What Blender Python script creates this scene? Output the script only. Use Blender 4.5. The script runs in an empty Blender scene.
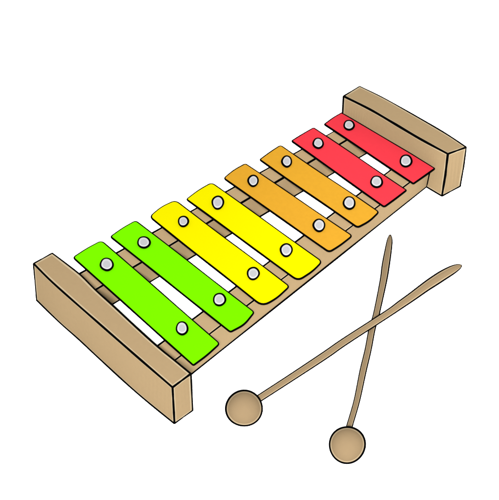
import bpy, bmesh, math
from mathutils import Vector, Matrix

# ------------------------------------------------------------------ scene
scene = bpy.context.scene
COL = scene.collection
S = 0.001                                   # one drawing unit is a millimetre

# ------------------------------------------------------------------ camera
EL, AZ, ROLL, F = math.radians(39.7435), math.radians(41.2963), math.radians(0.0929), 1202.6
TGT = Vector((179.7, 27.6, 0))
fw = Vector((math.cos(EL)*math.sin(AZ), math.cos(EL)*math.cos(AZ), -math.sin(EL)))
r0 = fw.cross(Vector((0, 0, 1))).normalized()
u0 = r0.cross(fw)
RT = r0*math.cos(ROLL) + u0*math.sin(ROLL)
UP = -r0*math.sin(ROLL) + u0*math.cos(ROLL)
EYE = TGT - fw*F
cam = bpy.data.cameras.new('camera')
cam_o = bpy.data.objects.new('camera', cam)
COL.objects.link(cam_o)
cam.sensor_fit = 'VERTICAL'
cam.sensor_height = 24
cam.lens = F/500*24
cam.clip_start = 0.01
cam.clip_end = 100
m = Matrix((RT, UP, -fw)).transposed().to_4x4()
m.translation = EYE*S
cam_o.matrix_world = m
scene.camera = cam_o


def U(px, py, z):
    """the point at height z that was measured at px, py of the 499 x 500 drawing"""
    d = fw*F + RT*(px-249.5) - UP*(py-250)
    return EYE + d*((z-EYE.z)/d.z)


# ------------------------------------------------------------------ materials
DOME, KEY = 1.9, 5.3          # dome strength and lamp strength
LEL, LAZ = math.radians(39.9), math.radians(41.5)
LIGHT = 5.3                   # what a level surface receives from both


def srgb(h):
    out = []
    for i in (0, 2, 4):
        c = int(h[i:i+2], 16)/255
        out.append(c/12.92 if c <= 0.04045 else ((c+0.055)/1.055)**2.4)
    return out


def paint(name, hexcol, gain=1.0, mottle=0.0, direct=None):
    mt = bpy.data.materials.new(name)
    mt.use_nodes = True
    nt = mt.node_tree
    b = nt.nodes['Principled BSDF']
    c = direct or [min(0.95, x*gain/LIGHT) for x in srgb(hexcol)]
    b.inputs['Roughness'].default_value = 1.0
    b.inputs['Specular IOR Level'].default_value = 0.0
    if mottle:
        tc = nt.nodes.new('ShaderNodeTexCoord')
        nz = nt.nodes.new('ShaderNodeTexNoise')
        nz.inputs['Scale'].default_value = 260
        nz.inputs['Detail'].default_value = 3
        rp = nt.nodes.new('ShaderNodeValToRGB')
        rp.color_ramp.elements[0].position = 0.35
        rp.color_ramp.elements[1].position = 0.65
        rp.color_ramp.elements[0].color = [x*(1-mottle) for x in c]+[1]
        rp.color_ramp.elements[1].color = [min(1, x*(1+mottle)) for x in c]+[1]
        nt.links.new(tc.outputs['Object'], nz.inputs['Vector'])
        nt.links.new(nz.outputs['Fac'], rp.inputs['Fac'])
        nt.links.new(rp.outputs['Color'], b.inputs['Base Color'])
    else:
        b.inputs['Base Color'].default_value = c+[1]
    return mt


M = {
    'wood': paint('tan_wood', 'C2A67D', 0.89, 0.012),
    'rim': paint('pale_wood_rim', 'DEC8A2', 0.88),
    'rail_wood_shade_lifted': paint('rail_wood_shade_lifted', 'C2A67D', 1.04, 0.012),  # the block tan, lightened in the colour to offset shade between the bars
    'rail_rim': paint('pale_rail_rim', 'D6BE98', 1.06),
    'mallet_wood_lamp_dimmed': paint('mallet_wood_lamp_dimmed', 'C0A47D', 0.64, 0.01),  # same tan wood, darkened in the colour to offset lamp light on the heads
    'mallet_rim': paint('pale_mallet_rim', 'D2BA94', 0.85),
    'ink': paint('black_ink', '000000', direct=[0.0004, 0.0004, 0.0004]),
    'green': paint('green_paint', '7FFF00'),
    'yellow': paint('yellow_paint', 'FFF500'),
    'orange': paint('orange_paint', 'F2B233', 0.94, 0.02),
    'red': paint('red_paint', 'FF414F', 0.98, 0.012),
    'steel': paint('pale_steel', 'E8E8EB', 0.95),
    'core': paint('grey_steel', 'CCCCD0'),
    'ground': paint('white_ground', 'FFFFFF', direct=[0.93, 0.93, 0.93]),
}


# ------------------------------------------------------------------ mesh helpers
class MB:
    def __init__(self):
        self.v, self.f, self.m, self.mats = [], [], [], []

    def mi(self, name):
        if name not in self.mats:
            self.mats.append(name)
        return self.mats.index(name)

    def vert(self, p):
        self.v.append(Vector(p)*S)
        return len(self.v)-1

    def face(self, ids, mat):
        self.f.append(ids)
        self.m.append(self.mi(mat))

    def build(self, name, parent=None, origin=(0, 0, 0), smooth=False):
        o = Vector(origin)*S
        me = bpy.data.meshes.new(name)
        me.from_pydata([p-o for p in self.v], [], self.f)
        for k in self.mats:
            me.materials.append(M[k])
        me.polygons.foreach_set('material_index', self.m)
        if smooth:
            me.polygons.foreach_set('use_smooth', [True]*len(self.f))
        bm = bmesh.new()
        bm.from_mesh(me)
        bmesh.ops.recalc_face_normals(bm, faces=bm.faces)
        bm.to_mesh(me)
        bm.free()
        ob = bpy.data.objects.new(name, me)
        COL.objects.link(ob)
        if parent:
            ob.parent = parent
            ob.location = o - PL[parent.name]
        else:
            ob.location = o
        PL[ob.name] = o
        return ob


PL = {}        # world place of every object's origin


def at(poly, t):
    """point at fraction t (by length) along a polyline"""
    L = [(poly[i+1]-poly[i]).length for i in range(len(poly)-1)]
    s = t*sum(L)
    for i, l in enumerate(L):
        if s <= l or i == len(L)-1:
            return poly[i].lerp(poly[i+1], s/l if l else 0)
        s -= l


def smooth_curve(pts, n=8, closed=False):
    """Catmull-Rom through the points"""
    P = list(pts)
    N = len(P)
    out = []
    segs = N if closed else N-1
    for i in range(segs):
        if closed:
            a, b, c, d = P[(i-1) % N], P[i], P[(i+1) % N], P[(i+2) % N]
        else:
            a, b, c, d = P[max(i-1, 0)], P[i], P[i+1], P[min(i+2, N-1)]
        for k in range(n):
            t = k/n
            out.append(0.5*((2*b)+(c-a)*t+(2*a-5*b+4*c-d)*t*t+(3*b-a-3*c+d)*t**3))
    if not closed:
        out.append(P[-1])
    return out


def near(p):
    """widths were measured at the middle of the picture; nearer things look larger"""
    return (p-EYE).dot(fw)/F


def stroke(mb, pts, rad, closed=False, mat='ink', sides=8):
    """a raised line of ink with a swelling width; rad is a number, a list, or a function of t"""
    n = len(pts)
    rings = []
    prev = None
    for i, p in enumerate(pts):
        if closed:
            t = pts[(i+1) % n]-pts[i-1]
        else:
            t = pts[min(i+1, n-1)]-pts[max(i-1, 0)]
        t = t.normalized()
        ref = Vector((0, 0, 1)) if abs(t.z) < 0.9 else Vector((1, 0, 0))
        if prev is not None:
            a = (prev-t*prev.dot(t)).normalized()
        else:
            a = (ref-t*ref.dot(t)).normalized()
        prev = a
        b = t.cross(a)
        r = rad(i/max(1, n-1)) if callable(rad) else (rad[i] if isinstance(rad, list) else rad)
        r *= near(p)
        rings.append([mb.vert(p+(a*math.cos(2*math.pi*k/sides)+b*math.sin(2*math.pi*k/sides))*r) for k in range(sides)])
    for i in range(n if closed else n-1):
        A, B = rings[i], rings[(i+1) % n]
        for k in range(sides):
            mb.face([A[k], A[(k+1) % sides], B[(k+1) % sides], B[k]], mat)
    if not closed:
        # rounded ends
        for ring, p, q in ((rings[0], pts[0], pts[1]), (rings[-1], pts[-1], pts[-2])):
            c = mb.vert(p+(p-q).normalized()*((mb.v[ring[0]]/S-p).length*0.7))
            for k in range(sides):
                mb.face([ring[k], ring[(k+1) % sides], c], mat)


def swell(a, b=None, c=None, seed=0.0):
    """hand-drawn pressure: widths a at the start, b in the middle, c at the end, plus a slight wobble"""
    b = a if b is None else b
    c = a if c is None else c

    def f(t):
        w = a+(b-a)*t*2 if t < .5 else b+(c-b)*(t*2-1)
        return w*(1+0.07*math.sin(9*t+seed)+0.05*math.sin(23*t+2*seed))
    return f


def patch(mb, p0, p1, rim=1.9, nu=40, mat='wood', rimmat='rim', plain=None):
    """a side between two long edges; a narrow pale rim follows its border"""
    L = sum((p0[i+1]-p0[i]).length for i in range(len(p0)-1))
    W = (at(p0, .5)-at(p1, .5)).length
    eu, ev = rim/L, rim/W
    us = [0, eu]+[eu+(1-2*eu)*i/nu for i in range(1, nu)]+[1-eu, 1]
    vs = [0, ev, 1-ev, 1] if ev < .4 else [0, 1]
    g = [[mb.vert(at(p0, u).lerp(at(p1, u), v)) for v in vs] for u in us]
    for i in range(len(us)-1):
        for j in range(len(vs)-1):
            edge = i in (0, len(us)-2) or (len(vs) > 2 and j in (0, len(vs)-2))
            if plain and plain[0] < mb.v[g[i][j]].x/S < plain[1]:
                edge = False
            mb.face([g[i][j], g[i+1][j], g[i+1][j+1], g[i][j+1]], rimmat if edge else mat)


def beam(edges, strokes, name, parent, origin, caps=True, mat='wood', rimmat='rim', rim=2.4, plain=None):
    """four long edges in order round the section"""
    mb = MB()
    for k in range(4):
        patch(mb, edges[k], edges[(k+1) % 4], rim=rim, mat=mat, rimmat=rimmat, plain=plain)
    if caps:
        for e in (0, -1):
            q = [x[e] for x in edges]
            patch(mb, [q[0], q[0].lerp(q[1], .5), q[1]], [q[3], q[3].lerp(q[2], .5), q[2]], nu=4, rim=rim, mat=mat, rimmat=rimmat)
    for pts, rad in strokes:
        # lines along the foot sit just above the ground
        stroke(mb, [Vector((p.x, p.y, max(p.z, .5))) for p in pts], rad)
    return mb.build(name, parent, origin)


def cut(poly, a, b, n=24):
    return [at(poly, a+(b-a)*i/n) for i in range(n+1)]


# ------------------------------------------------------------------ ground
g = MB()
ids = [g.vert((x, y, 0)) for x, y in ((-6000, -6000), (6000, -6000), (6000, 6000), (-6000, 6000))]
g.face(ids, 'ground')
go = g.build('ground')
go['kind'] = 'structure'

# ------------------------------------------------------------------ xylophone
xylo = bpy.data.objects.new('xylophone', None)
COL.objects.link(xylo)
xylo.empty_display_size = 0.05
XO = Vector((196, 20, 0))
xylo.location = XO*S
PL['xylophone'] = XO*S
xylo['label'] = 'toy xylophone with eight green, yellow, orange and red bars on a tan wooden frame'
xylo['category'] = 'xylophone'


def curve(pts, z, n=6):
    return smooth_curve([U(x, y, z) for x, y in pts], n)


# near end block: long edges run from its upper left end to its lower right end
H1 = 45.5
ft = curve([(33.6, 263.6), (50.5, 280.6), (75.3, 302.8), (100, 324.4), (135, 355.0), (172.5, 387.4)], H1)
bt = curve([(52.2, 253.2), (66, 263.6), (80, 274.6), (88.5, 283.0), (97, 291.5), (113.7, 306.4), (136, 327.2), (158.2, 347.2), (174.7, 360.6), (190.8, 373.8)], H1)
fb = curve([(36.8, 300.4), (60, 323), (79.3, 340), (100, 359.4), (137.6, 393.6), (174.5, 423.8)], 0)
e_br = U(192.6, 410.8, 0)
# the hidden lower back edge stays parallel to the top one
dv = e_br-bt[-1]
dl = fb[0]-ft[0]
bb = [p+dl.lerp(dv, i/(len(bt)-1)) for i, p in enumerate(bt)]
for p in bb:
    p.z = 0
strokes = [
    (cut(ft, 0, 1), swell(.95, 1.2, 1.1, 1)),
    (cut(bt, 0, 1), swell(0.75, 1.1, 1.1, 2)),
    (cut(fb, 0, 1), swell(1.2, 1.15, 1.3, 3)),
    (cut(bb, 0, 1), swell(0.8)),
    (cut([ft[0], fb[0]], 0, 1, 10), swell(1.0, .9, .9)),
    (cut([ft[-1], fb[-1]], 0, 1, 10), swell(1.15, 1.1, 1.1, 2)),
    (cut([bt[-1], e_br], 0, 1, 10), swell(1.1, 1.0, .9, 5)),
    (cut([bt[0], bb[0]], 0, 1, 10), 0.8),
    (cut([ft[0], bt[0]], 0, 1, 10), swell(.9, .75, .75)),
    (cut([ft[-1], bt[-1]], 0, 1, 10), swell(1.1, 1.0, 1.1)),
    (cut([fb[-1], e_br], 0, 1, 10), swell(1.0, .8, .9)),
    (cut([fb[0], bb[0]], 0, 1, 10), 0.8),
]
eb = beam([ft, bt, bb, fb], strokes, 'end_block', xylo, (0, 0, 0))
eb['label'] = 'longer tan end block beside the green bars'

# far end block
H2 = 52.3
ft2 = curve([(343.6, 96.2), (370, 109.4), (393, 122.8), (420, 138.8), (447.9, 153.9)], H2)
bt2 = curve([(359.6, 86.3), (382, 97.2), (405, 110), (444, 132.6), (466.2, 147.3)], H2)
c0, c1 = U(441.9, 196.4, 0), U(460, 186.6, 0)
c2 = U(426.4, 187.2, 0)
lx = ft2[0].copy()
lx.z = 0
lx += Vector((0.5, 0, 0))
# front lower edge: straight from the right corner through the rail to the hidden left end
fb2 = smooth_curve([lx, lx.lerp(c2, .5), c2, c0], 6)
rb = bt2[0].copy()
rb.z = 0
bb2 = smooth_curve([rb, rb.lerp(c1, .5), c1], 8)
strokes = [
    (cut(ft2, 0, 1), swell(1.0, 1.3, 1.0, 1)),
    (cut(bt2, 0, 1), swell(0.55, .85, .9, 2)),
    (cut(fb2, 0, 1), swell(0.8, .8, 1.0, 3)),
    (cut(bb2, 0, 1), swell(0.8)),
    (cut([ft2[0], lx], 0, 1, 10), swell(1.0, 1.0, .9)),
    (cut([ft2[-1], (ft2[-1]+c0)/2+RT*.5, c0], 0, 1, 12), swell(1.25, 1.2, .95, 2)),
    (cut([bt2[-1], (bt2[-1]+c1)/2+RT*.6, c1], 0, 1, 12), swell(.8, .8, .9, 5)),
    (cut([bt2[0], rb], 0, 1, 10), 0.7),
    (cut([ft2[0], bt2[0]], 0, 1, 10), swell(.85, .65, .5)),
    (cut([ft2[-1], bt2[-1]], 0, 1, 10), swell(1.0, .8, .9)),
    (cut([c0, c1], 0, 1, 10), swell(1.0, .8, .9)),
    (cut([lx, rb], 0, 1, 10), 0.7),
]
eb2 = beam([ft2, bt2, bb2, fb2], strokes, 'end_block', xylo, (392, 36, 0))
eb2['label'] = 'shorter tan end block beside the red bars'

# two rails; both run from the near block to the far one
HR = 28.0
XN, XF = 1.0, 393.0      # ends sunk a hair into the blocks


def line_to(pa, pb, xa, xb):
    d = pb-pa
    return [pa+d*((xa-pa.x)/d.x), pa+d*((.5*(xa+xb)-pa.x)/d.x), pa+d*((xb-pa.x)/d.x)]


def part_of(poly, xa, xb, n=24):
    a, b = poly[0].x, poly[-1].x
    return cut(poly, max(0, (xa-a)/(b-a)), min(1, (xb-a)/(b-a)), n)


# left rail
xn = -8
o_t = line_to(U(80, 273.6, HR), U(327.4, 135.2, HR), xn, XF)
i_t = line_to(U(98.9, 287.7, HR), U(343.8, 141.8, HR), xn, XF)
i_b = line_to(U(116.4, 302.2, 0), U(363.9, 155.2, 0), xn, XF)
o_b = [p.copy() for p in o_t]
for p in o_b:
    p.z = 0
RAIL = []
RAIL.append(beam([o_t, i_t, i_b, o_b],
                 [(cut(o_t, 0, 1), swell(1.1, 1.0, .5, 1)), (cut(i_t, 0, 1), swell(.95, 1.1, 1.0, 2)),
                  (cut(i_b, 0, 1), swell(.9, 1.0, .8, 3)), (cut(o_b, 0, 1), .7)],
                 'rail', xylo, (196, 60, 0), mat='rail_wood_shade_lifted', rimmat='rail_rim', rim=1.7))
# right rail
q_t = line_to(U(161.4, 343.1, HR), U(388.2, 172.1, HR), xn, XF)
p_t = line_to(U(177.7, 358.1, HR), U(406.8, 184.6, HR), xn, XF)
p_b = line_to(U(191.2, 374.6, 0), U(427, 186.6, 0), xn, XF)
q_b = [p.copy() for p in q_t]
for p in q_b:
    p.z = 0
# where the rail ends against the block
E_T, E_B = part_of(p_t, xn, 391.3)[-1], part_of(p_b, xn, 391.3)[-1]
gap0, gap1 = U(290, 272, HR).x, U(325, 244, HR).x
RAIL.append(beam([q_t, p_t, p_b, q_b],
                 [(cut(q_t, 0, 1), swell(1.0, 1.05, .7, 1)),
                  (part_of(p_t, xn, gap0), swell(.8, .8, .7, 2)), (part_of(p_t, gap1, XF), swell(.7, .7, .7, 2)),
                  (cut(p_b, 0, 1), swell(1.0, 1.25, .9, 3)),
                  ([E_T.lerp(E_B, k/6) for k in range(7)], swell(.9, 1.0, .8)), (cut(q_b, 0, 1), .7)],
                 'rail', xylo, (196, 10, 0), mat='rail_wood_shade_lifted', rimmat='rail_rim', rim=1.7, plain=(gap0-12, gap1+3)))
RAIL[0]['label'] = 'tan rail under the upper left ends of the bars'
RAIL[1]['label'] = 'tan rail under the lower right ends of the bars'

# bars: corners as left, top, right, bottom with their corner radii, then points that bow the two ends
HB = 29.6
bars = [
    ('green', 'light green bar, the longest, nearest the long end block',
     [(73.0, 257.4, 3), (101.4, 240.6, 4), (219.6, 343.6, 3), (193.4, 365.2, 1.5)],
     (87, 248.2), (206.8, 355.3), [(106.7, 264.3, 6.2, 5.9), (182.0, 328.2, 5.5, 6.3)]),
    ('green', 'second green bar, beside the yellow bars',
     [(110.4, 236.6, 2.5), (135.6, 220.6, 3), (254.2, 312.2, 2.5), (230.4, 331.9, 2)],
     (122.4, 228), (244.3, 324.6), [(143.8, 242.3, 6.0, 5.4), (219.4, 299.5, 5.8, 5.9)]),
    ('yellow', 'yellow bar beside the green bars',
     [(149.6, 216.6, 4.5), (175.4, 200.2, 5), (289.3, 286.4, 3), (262.4, 306.2, 8)],
     (161.2, 206.8), (277, 297.9), [(183.3, 221.4, 4.8, 4.9), (253.2, 273.5, 5.7, 5.7)]),
    ('yellow', 'yellow bar beside the orange bars',
     [(186.4, 199.2, 2), (211.6, 182.6, 4), (322.0, 261.6, 4), (298.0, 280.6, 6)],
     (198.4, 190.1), (312.6, 271.2), [(217.8, 202.6, 5.5, 6.1), (286.3, 250.1, 5.7, 5.9)]),
    ('orange', 'orange bar beside the yellow bars',
     [(223.8, 178.2, 2.5), (245.4, 163.6, 2), (352.2, 235.8, 3), (329.2, 252.0, 3.5)],
     (233.6, 170), (340.0, 245.4), [(253.2, 180.8, 4.9, 5.1), (319.1, 225.3, 5.6, 5.7)]),
    ('orange', 'orange bar beside the red bars',
     [(259.8, 159.6, 1.5), (280.5, 145.2, 2.5), (378.8, 212.0, 2.5), (357.6, 227.4, 3)],
     (270, 152), (369.4, 221.2), [(286.8, 161.4, 4.7, 5.1), (349.3, 202.9, 5.6, 5.9)]),
    ('red', 'red bar beside the orange bars',
     [(291.6, 140.9, 1.5), (313.6, 127.7, 1.5), (406.4, 190.2, 1), (384.2, 206.8, 2)],
     (302.2, 134.2), (394.8, 199.2), [(318.2, 143.2, 4.9, 4.8), (376.6, 181.7, 5.6, 5.5)]),
    ('red', 'red bar, the shortest, against the far end block',
     [(324.4, 124.2, 1), (343.8, 111.7, 1), (434.8, 168.5, 1.2), (413.4, 183.6, 1)],
     (333.6, 117.2), (424, 176.2), [(349.0, 125.1, 4.9, 4.6), (405.9, 160.9, 5.6, 5.7)]),
]


def rounded(pts, n=5):
    """closed outline in pixels; pts (x, y, radius); quadratic corner rounding"""
    out = []
    N = len(pts)
    for i, (x, y, r) in enumerate(pts):
        p = Vector((x, y))
        a = Vector(pts[i-1][:2])
        b = Vector(pts[(i+1) % N][:2])
        if r <= 0:
            out.append(p)
            continue
        ra = min(r, (a-p).length*.48)
        rb_ = min(r, (b-p).length*.48)
        pa = p+(a-p).normalized()*ra
        pb = p+(b-p).normalized()*rb_
        for k in range(n+1):
            t = k/n
            out.append(pa*(1-t)**2+p*2*t*(1-t)+pb*t*t)
    return out


def densify(pts, step=3.0):
    out = []
    for i, p in enumerate(pts):
        q = pts[(i+1) % len(pts)]
        k = max(1, int((q-p).length/step))
        for j in range(k):
            out.append(p.lerp(q, j/k))
    return out


def plate(mb, pts, z0, z1, mat):
    t = [mb.vert((p.x, p.y, z1)) for p in pts]
    b = [mb.vert((p.x, p.y, z0)) for p in pts]
    mb.face(t, mat)
    mb.face(b[::-1], mat)
    for i in range(len(pts)):
        j = (i+1) % len(pts)
        mb.face([t[i], b[i], b[j], t[j]], 'ink')


for bi, (colr, label, cor, bow0, bow1, screws) in enumerate(bars):
    l, t, r, b = cor
    # gentle waver along the two long edges
    wa = 0.45*math.sin(bi*2.1+.5)
    mid = lambda a, c, f, w: (a[0]+(c[0]-a[0])*f+w*.6, a[1]+(c[1]-a[1])*f-w*.8, 40)
    px = [l, (bow0[0], bow0[1], 6), t, mid(t, r, .35, wa), mid(t, r, .7, -wa*.6), r, (bow1[0], bow1[1], 6), b,
          mid(b, l, .3, -wa*.5), mid(b, l, .68, wa*.8)]
    out = densify(rounded(px))
    w3 = [U(p.x, p.y, HB) for p in out]
    if bi == 7:                              # the last bar butts against the end block
        for p in w3:
            p.x = min(p.x, 391.2)
    mb = MB()
    plate(mb, w3, HR+.15, HB, colr)
    rad = []
    for i, p in enumerate(out):
        q = out[(i+1) % len(out)]-out[i-1]
        # ink is heavier on the lower left and lower right sides
        down = q.normalized().x*-1          # clockwise outline: +1 while it runs back to the left
        rr = 0.88+0.14*down
        if q.y < 0 and q.x > 0:
            rr = 0.72
        rad.append(rr*(1+.06*math.sin(i*.35+bi)))
    rad = [sum(rad[(i+k) % len(rad)] for k in (-2, -1, 0, 1, 2))/5 for i in range(len(rad))]
    stroke(mb, [p-Vector((0, 0, .25)) for p in w3], rad, closed=True)
    c = sum(w3, Vector())/len(w3)
    bar = mb.build('bar', xylo, (c.x, c.y, HR))
    bar['label'] = label
    for si, (sx, sy, ra, rb_) in enumerate(screws):
        mb = MB()
        zt = HB+1.6
        ring = lambda k, z, n=32: [U(sx+ra*k*math.cos(2*math.pi*a/n)*(1+.03*math.sin(3*2*math.pi*a/n+bi)),
                                     sy+rb_*k*math.sin(2*math.pi*a/n)*(1+.03*math.sin(2*2*math.pi*a/n+bi+si)), z)
                                   for a in range(n)]
        base = [Vector((p.x, p.y, HB+.05)) for p in ring(1.0, zt)]
        R = [[mb.vert(p) for p in q] for q in (base, ring(1.0, zt), ring(.7, zt+.35), ring(.6, zt+.42))]
        for k, mt in ((0, 'ink'), (1, 'steel'), (2, 'steel')):
            for a in range(32):
                d = (a+1) % 32
                mb.face([R[k][a], R[k][d], R[k+1][d], R[k+1][a]], mt)
        mb.face(R[3], 'core')
        mb.face(R[0][::-1], 'ink')
        stroke(mb, ring(1.0, zt), [0.93+.15*math.sin(2*math.pi*a/32+bi+si) for a in range(32)], closed=True)
        cc = U(sx, sy, HB)
        mb.build('screw', bar, (cc.x, cc.y, HB))


# ------------------------------------------------------------------ mallets
def mallet(cx, cy, head_m, path, z_of, label):
    R = 18.0*near(U(cx, cy, 17))
    C = U(cx, cy, R+.4)
    root = bpy.data.objects.new('mallet', None)
    COL.objects.link(root)
    root.empty_display_size = 0.02
    root.location = Vector((C.x, C.y, 0))*S
    PL[root.name] = Vector((C.x, C.y, 0))*S
    root['label'] = label
    root['category'] = 'mallet'
    root['group'] = 'mallets crossed beside the xylophone'
    # head: a slightly uneven ball with an inked seam
    mb = MB()
    view = (C-EYE).normalized()
    rx = view.cross(Vector((0, 0, 1))).normalized()
    ry = rx.cross(view)
    nv, nu = 40, 64

    def pt(th, ph):                          # th from the pole that faces the viewer, ph round the seam
        k = R*head_m(ph)
        return C+rx*(k*math.sin(th)*math.cos(ph))+ry*(k*math.sin(th)*math.sin(ph))-view*(R*math.cos(th))
    rows = []
    # rim band ends a touch before the seam; spacing chosen so one band is the pale rim
    a0, a1 = math.asin(1-1.9/R), math.asin(1-.95/R)     # pale rim, then ink up to the seam
    ths = [a0*i/12 for i in range(1, 13)]+[a0+(a1-a0)*i/2 for i in (1, 2)]+[a1+(math.pi/2-a1)*i/3 for i in (1, 2, 3)]
    ths += [math.pi-x for x in ths[-2::-1]]
    for th in ths:
        rows.append([mb.vert(pt(th, 2*math.pi*j/nu)) for j in range(nu)])
    top, bot = mb.vert(pt(0, 0)), mb.vert(pt(math.pi, 0))
    for j in range(nu):
        k = (j+1) % nu
        mb.face([top, rows[0][j], rows[0][k]], 'mallet_wood_lamp_dimmed')
        mb.face([bot, rows[-1][k], rows[-1][j]], 'mallet_wood_lamp_dimmed')
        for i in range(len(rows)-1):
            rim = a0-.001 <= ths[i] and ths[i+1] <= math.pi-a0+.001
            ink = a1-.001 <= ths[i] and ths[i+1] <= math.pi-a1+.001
            mb.face([rows[i][j], rows[i][k], rows[i+1][k], rows[i+1][j]], 'ink' if ink else 'mallet_rim' if rim else 'mallet_wood_lamp_dimmed')
    stroke(mb, [pt(math.pi/2, 2*math.pi*j/96) for j in range(96)],
           [.85+.15*math.sin(2*math.pi*j/96*1+cx) for j in range(96)], closed=True)
    mb.build('head', root, C, smooth=True)
    # handle
    mb = MB()
    cen = smooth_curve([Vector((x, y, w)) for x, y, w in path], 6)
    n = len(cen)
    P3, W, V, SD = [], [], [], []
    for i, c in enumerate(cen):
        P3.append(U(c.x, c.y, z_of(i/(n-1))))
        W.append(max(.3, c.z-.45)*near(P3[-1]))
    q1, q2 = math.acos(.82), math.acos(.6)
    half = [-q1, -q1*.5, 0, q1*.5, q1, q2, q2+(math.pi/2-q2)*.5, math.pi/2, math.pi-q2-(math.pi/2-q2)*.5, math.pi-q2]
    half = [-q1, -q1*.5, 0, q1*.5, q1, q2, (q2+math.pi/2)/2, math.pi/2, math.pi-(q2+math.pi/2)/2, math.pi-q2]
    angs = half+[q+math.pi for q in half]
    sides = len(angs)
    rings = []
    for i in range(n):
        t = (P3[min(i+1, n-1)]-P3[max(i-1, 0)]).normalized()
        v = (P3[i]-EYE).normalized()
        s = t.cross(v).normalized()
        nrm = s.cross(t)
        SD.append(s)
        rings.append([mb.vert(P3[i]+(s*math.cos(q)+nrm*math.sin(q))*W[i]) for q in angs])
    for i in range(n-1):
        for k in range(sides):
            # pale rim next to the two inked side lines
            q = (angs[k]+(angs[(k+1) % sides] if k < sides-1 else angs[0]+2*math.pi))/2
            mt = 'ink' if abs(math.cos(q)) > .82 else 'mallet_rim' if abs(math.cos(q)) > .6 else 'mallet_wood_lamp_dimmed'
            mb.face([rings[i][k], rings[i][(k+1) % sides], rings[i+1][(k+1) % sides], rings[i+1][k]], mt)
    mb.face(rings[0], 'mallet_wood_lamp_dimmed')
    mb.face(rings[-1][::-1], 'ink')
    right = [P3[i]+SD[i]*W[i] for i in range(n)]
    left = [P3[i]-SD[i]*W[i] for i in range(n)]
    line = right+left[::-1]
    side_w = lambda i: (.55+.1*(i/n)) if i < n else (.95-.2*((i-n)/n))
    stroke(mb, line, [side_w(i) for i in range(len(line))])
    mb.build('handle', root, P3[0], smooth=True)
    return root


pa = [(251, 403.6, 3.6), (259, 398.4, 3.7), (292, 377, 3.8), (325, 355.2, 4.0), (345, 341.3, 3.9), (386.5, 314.4, 3.8), (400, 305, 4.2), (412, 296.6, 4.5),
      (425, 287.1, 4.9), (434, 281.0, 5.2), (443, 275.2, 5.1), (452, 270.0, 4.4), (458.2, 266.8, 2.9), (461.2, 265.4, 1.0)]
pb = [(348, 433, 3.3), (349.5, 426, 3.2), (356.7, 401, 3.2), (363, 371, 3.5), (368, 350, 3.4), (372.0, 329, 3.4), (376.3, 314, 3.2),
      (383.2, 281.4, 3.6), (385.7, 265, 3.9), (388.5, 248, 3.3), (389.7, 239.5, 2.5), (390, 235.2, .9)]
mallet(244.1, 408.3, lambda p: 1.0+.018*math.cos(2*p)-.01*math.sin(3*p+.4), pa, lambda t: 15.5+1.0*t,
       'round headed tan mallet whose handle lies on top, head nearest the green bars')
mallet(347.2, 444.9, lambda p: 1.0+.014*math.cos(2*(p-math.radians(60)))+.012*math.sin(3*p), pb, lambda t: 15.5*(1-t)+3.2*t,
       'round headed tan mallet whose handle passes underneath, head at the bottom of the photo')

# ------------------------------------------------------------------ light: an even white dome and two added lamps
world = bpy.data.worlds.new('World')
scene.world = world
world.use_nodes = True
bg = world.node_tree.nodes['Background']
bg.inputs['Color'].default_value = (1, 1, 1, 1)
bg.inputs['Strength'].default_value = DOME
lamp = bpy.data.lights.new('added_key_light', 'AREA')  # added light near the view line, brightens the gaps between the bars
lamp.shape = 'DISK'
lamp.size = 0.24
LD = Vector((-math.cos(LEL)*math.sin(LAZ), -math.cos(LEL)*math.cos(LAZ), math.sin(LEL)))
dist = 1.9
# irradiance KEY*pi on a surface facing the lamp
lamp.energy = KEY*math.pi*math.pi*dist*dist
lamp_o = bpy.data.objects.new('added_key_light', lamp)
COL.objects.link(lamp_o)
lamp_o.location = TGT*S+LD*dist
lamp_o.rotation_euler = LD.to_track_quat('Z', 'Y').to_euler()
# an added fill spot evens out the far end, which the key reaches weakly
spot = bpy.data.lights.new('added_far_fill', 'SPOT')
spot.spot_size = math.radians(17)
spot.spot_blend = 1.0
spot.shadow_soft_size = 0.08
aim = Vector((405, -5, 25))
SD_ = (EYE-aim).normalized()
sd = 1.75
spot.energy = 1.6*math.pi*4*math.pi*sd*sd
spot_o = bpy.data.objects.new('added_far_fill', spot)
COL.objects.link(spot_o)
spot_o.location = aim*S+SD_*sd
spot_o.rotation_euler = SD_.to_track_quat('Z', 'Y').to_euler()
scene.cycles.diffuse_bounces = 8
scene.cycles.max_bounces = 12
vs = scene.view_settings
vs.view_transform = 'Standard'
vs.look = 'None'
vs.exposure = 0
vs.gamma = 1
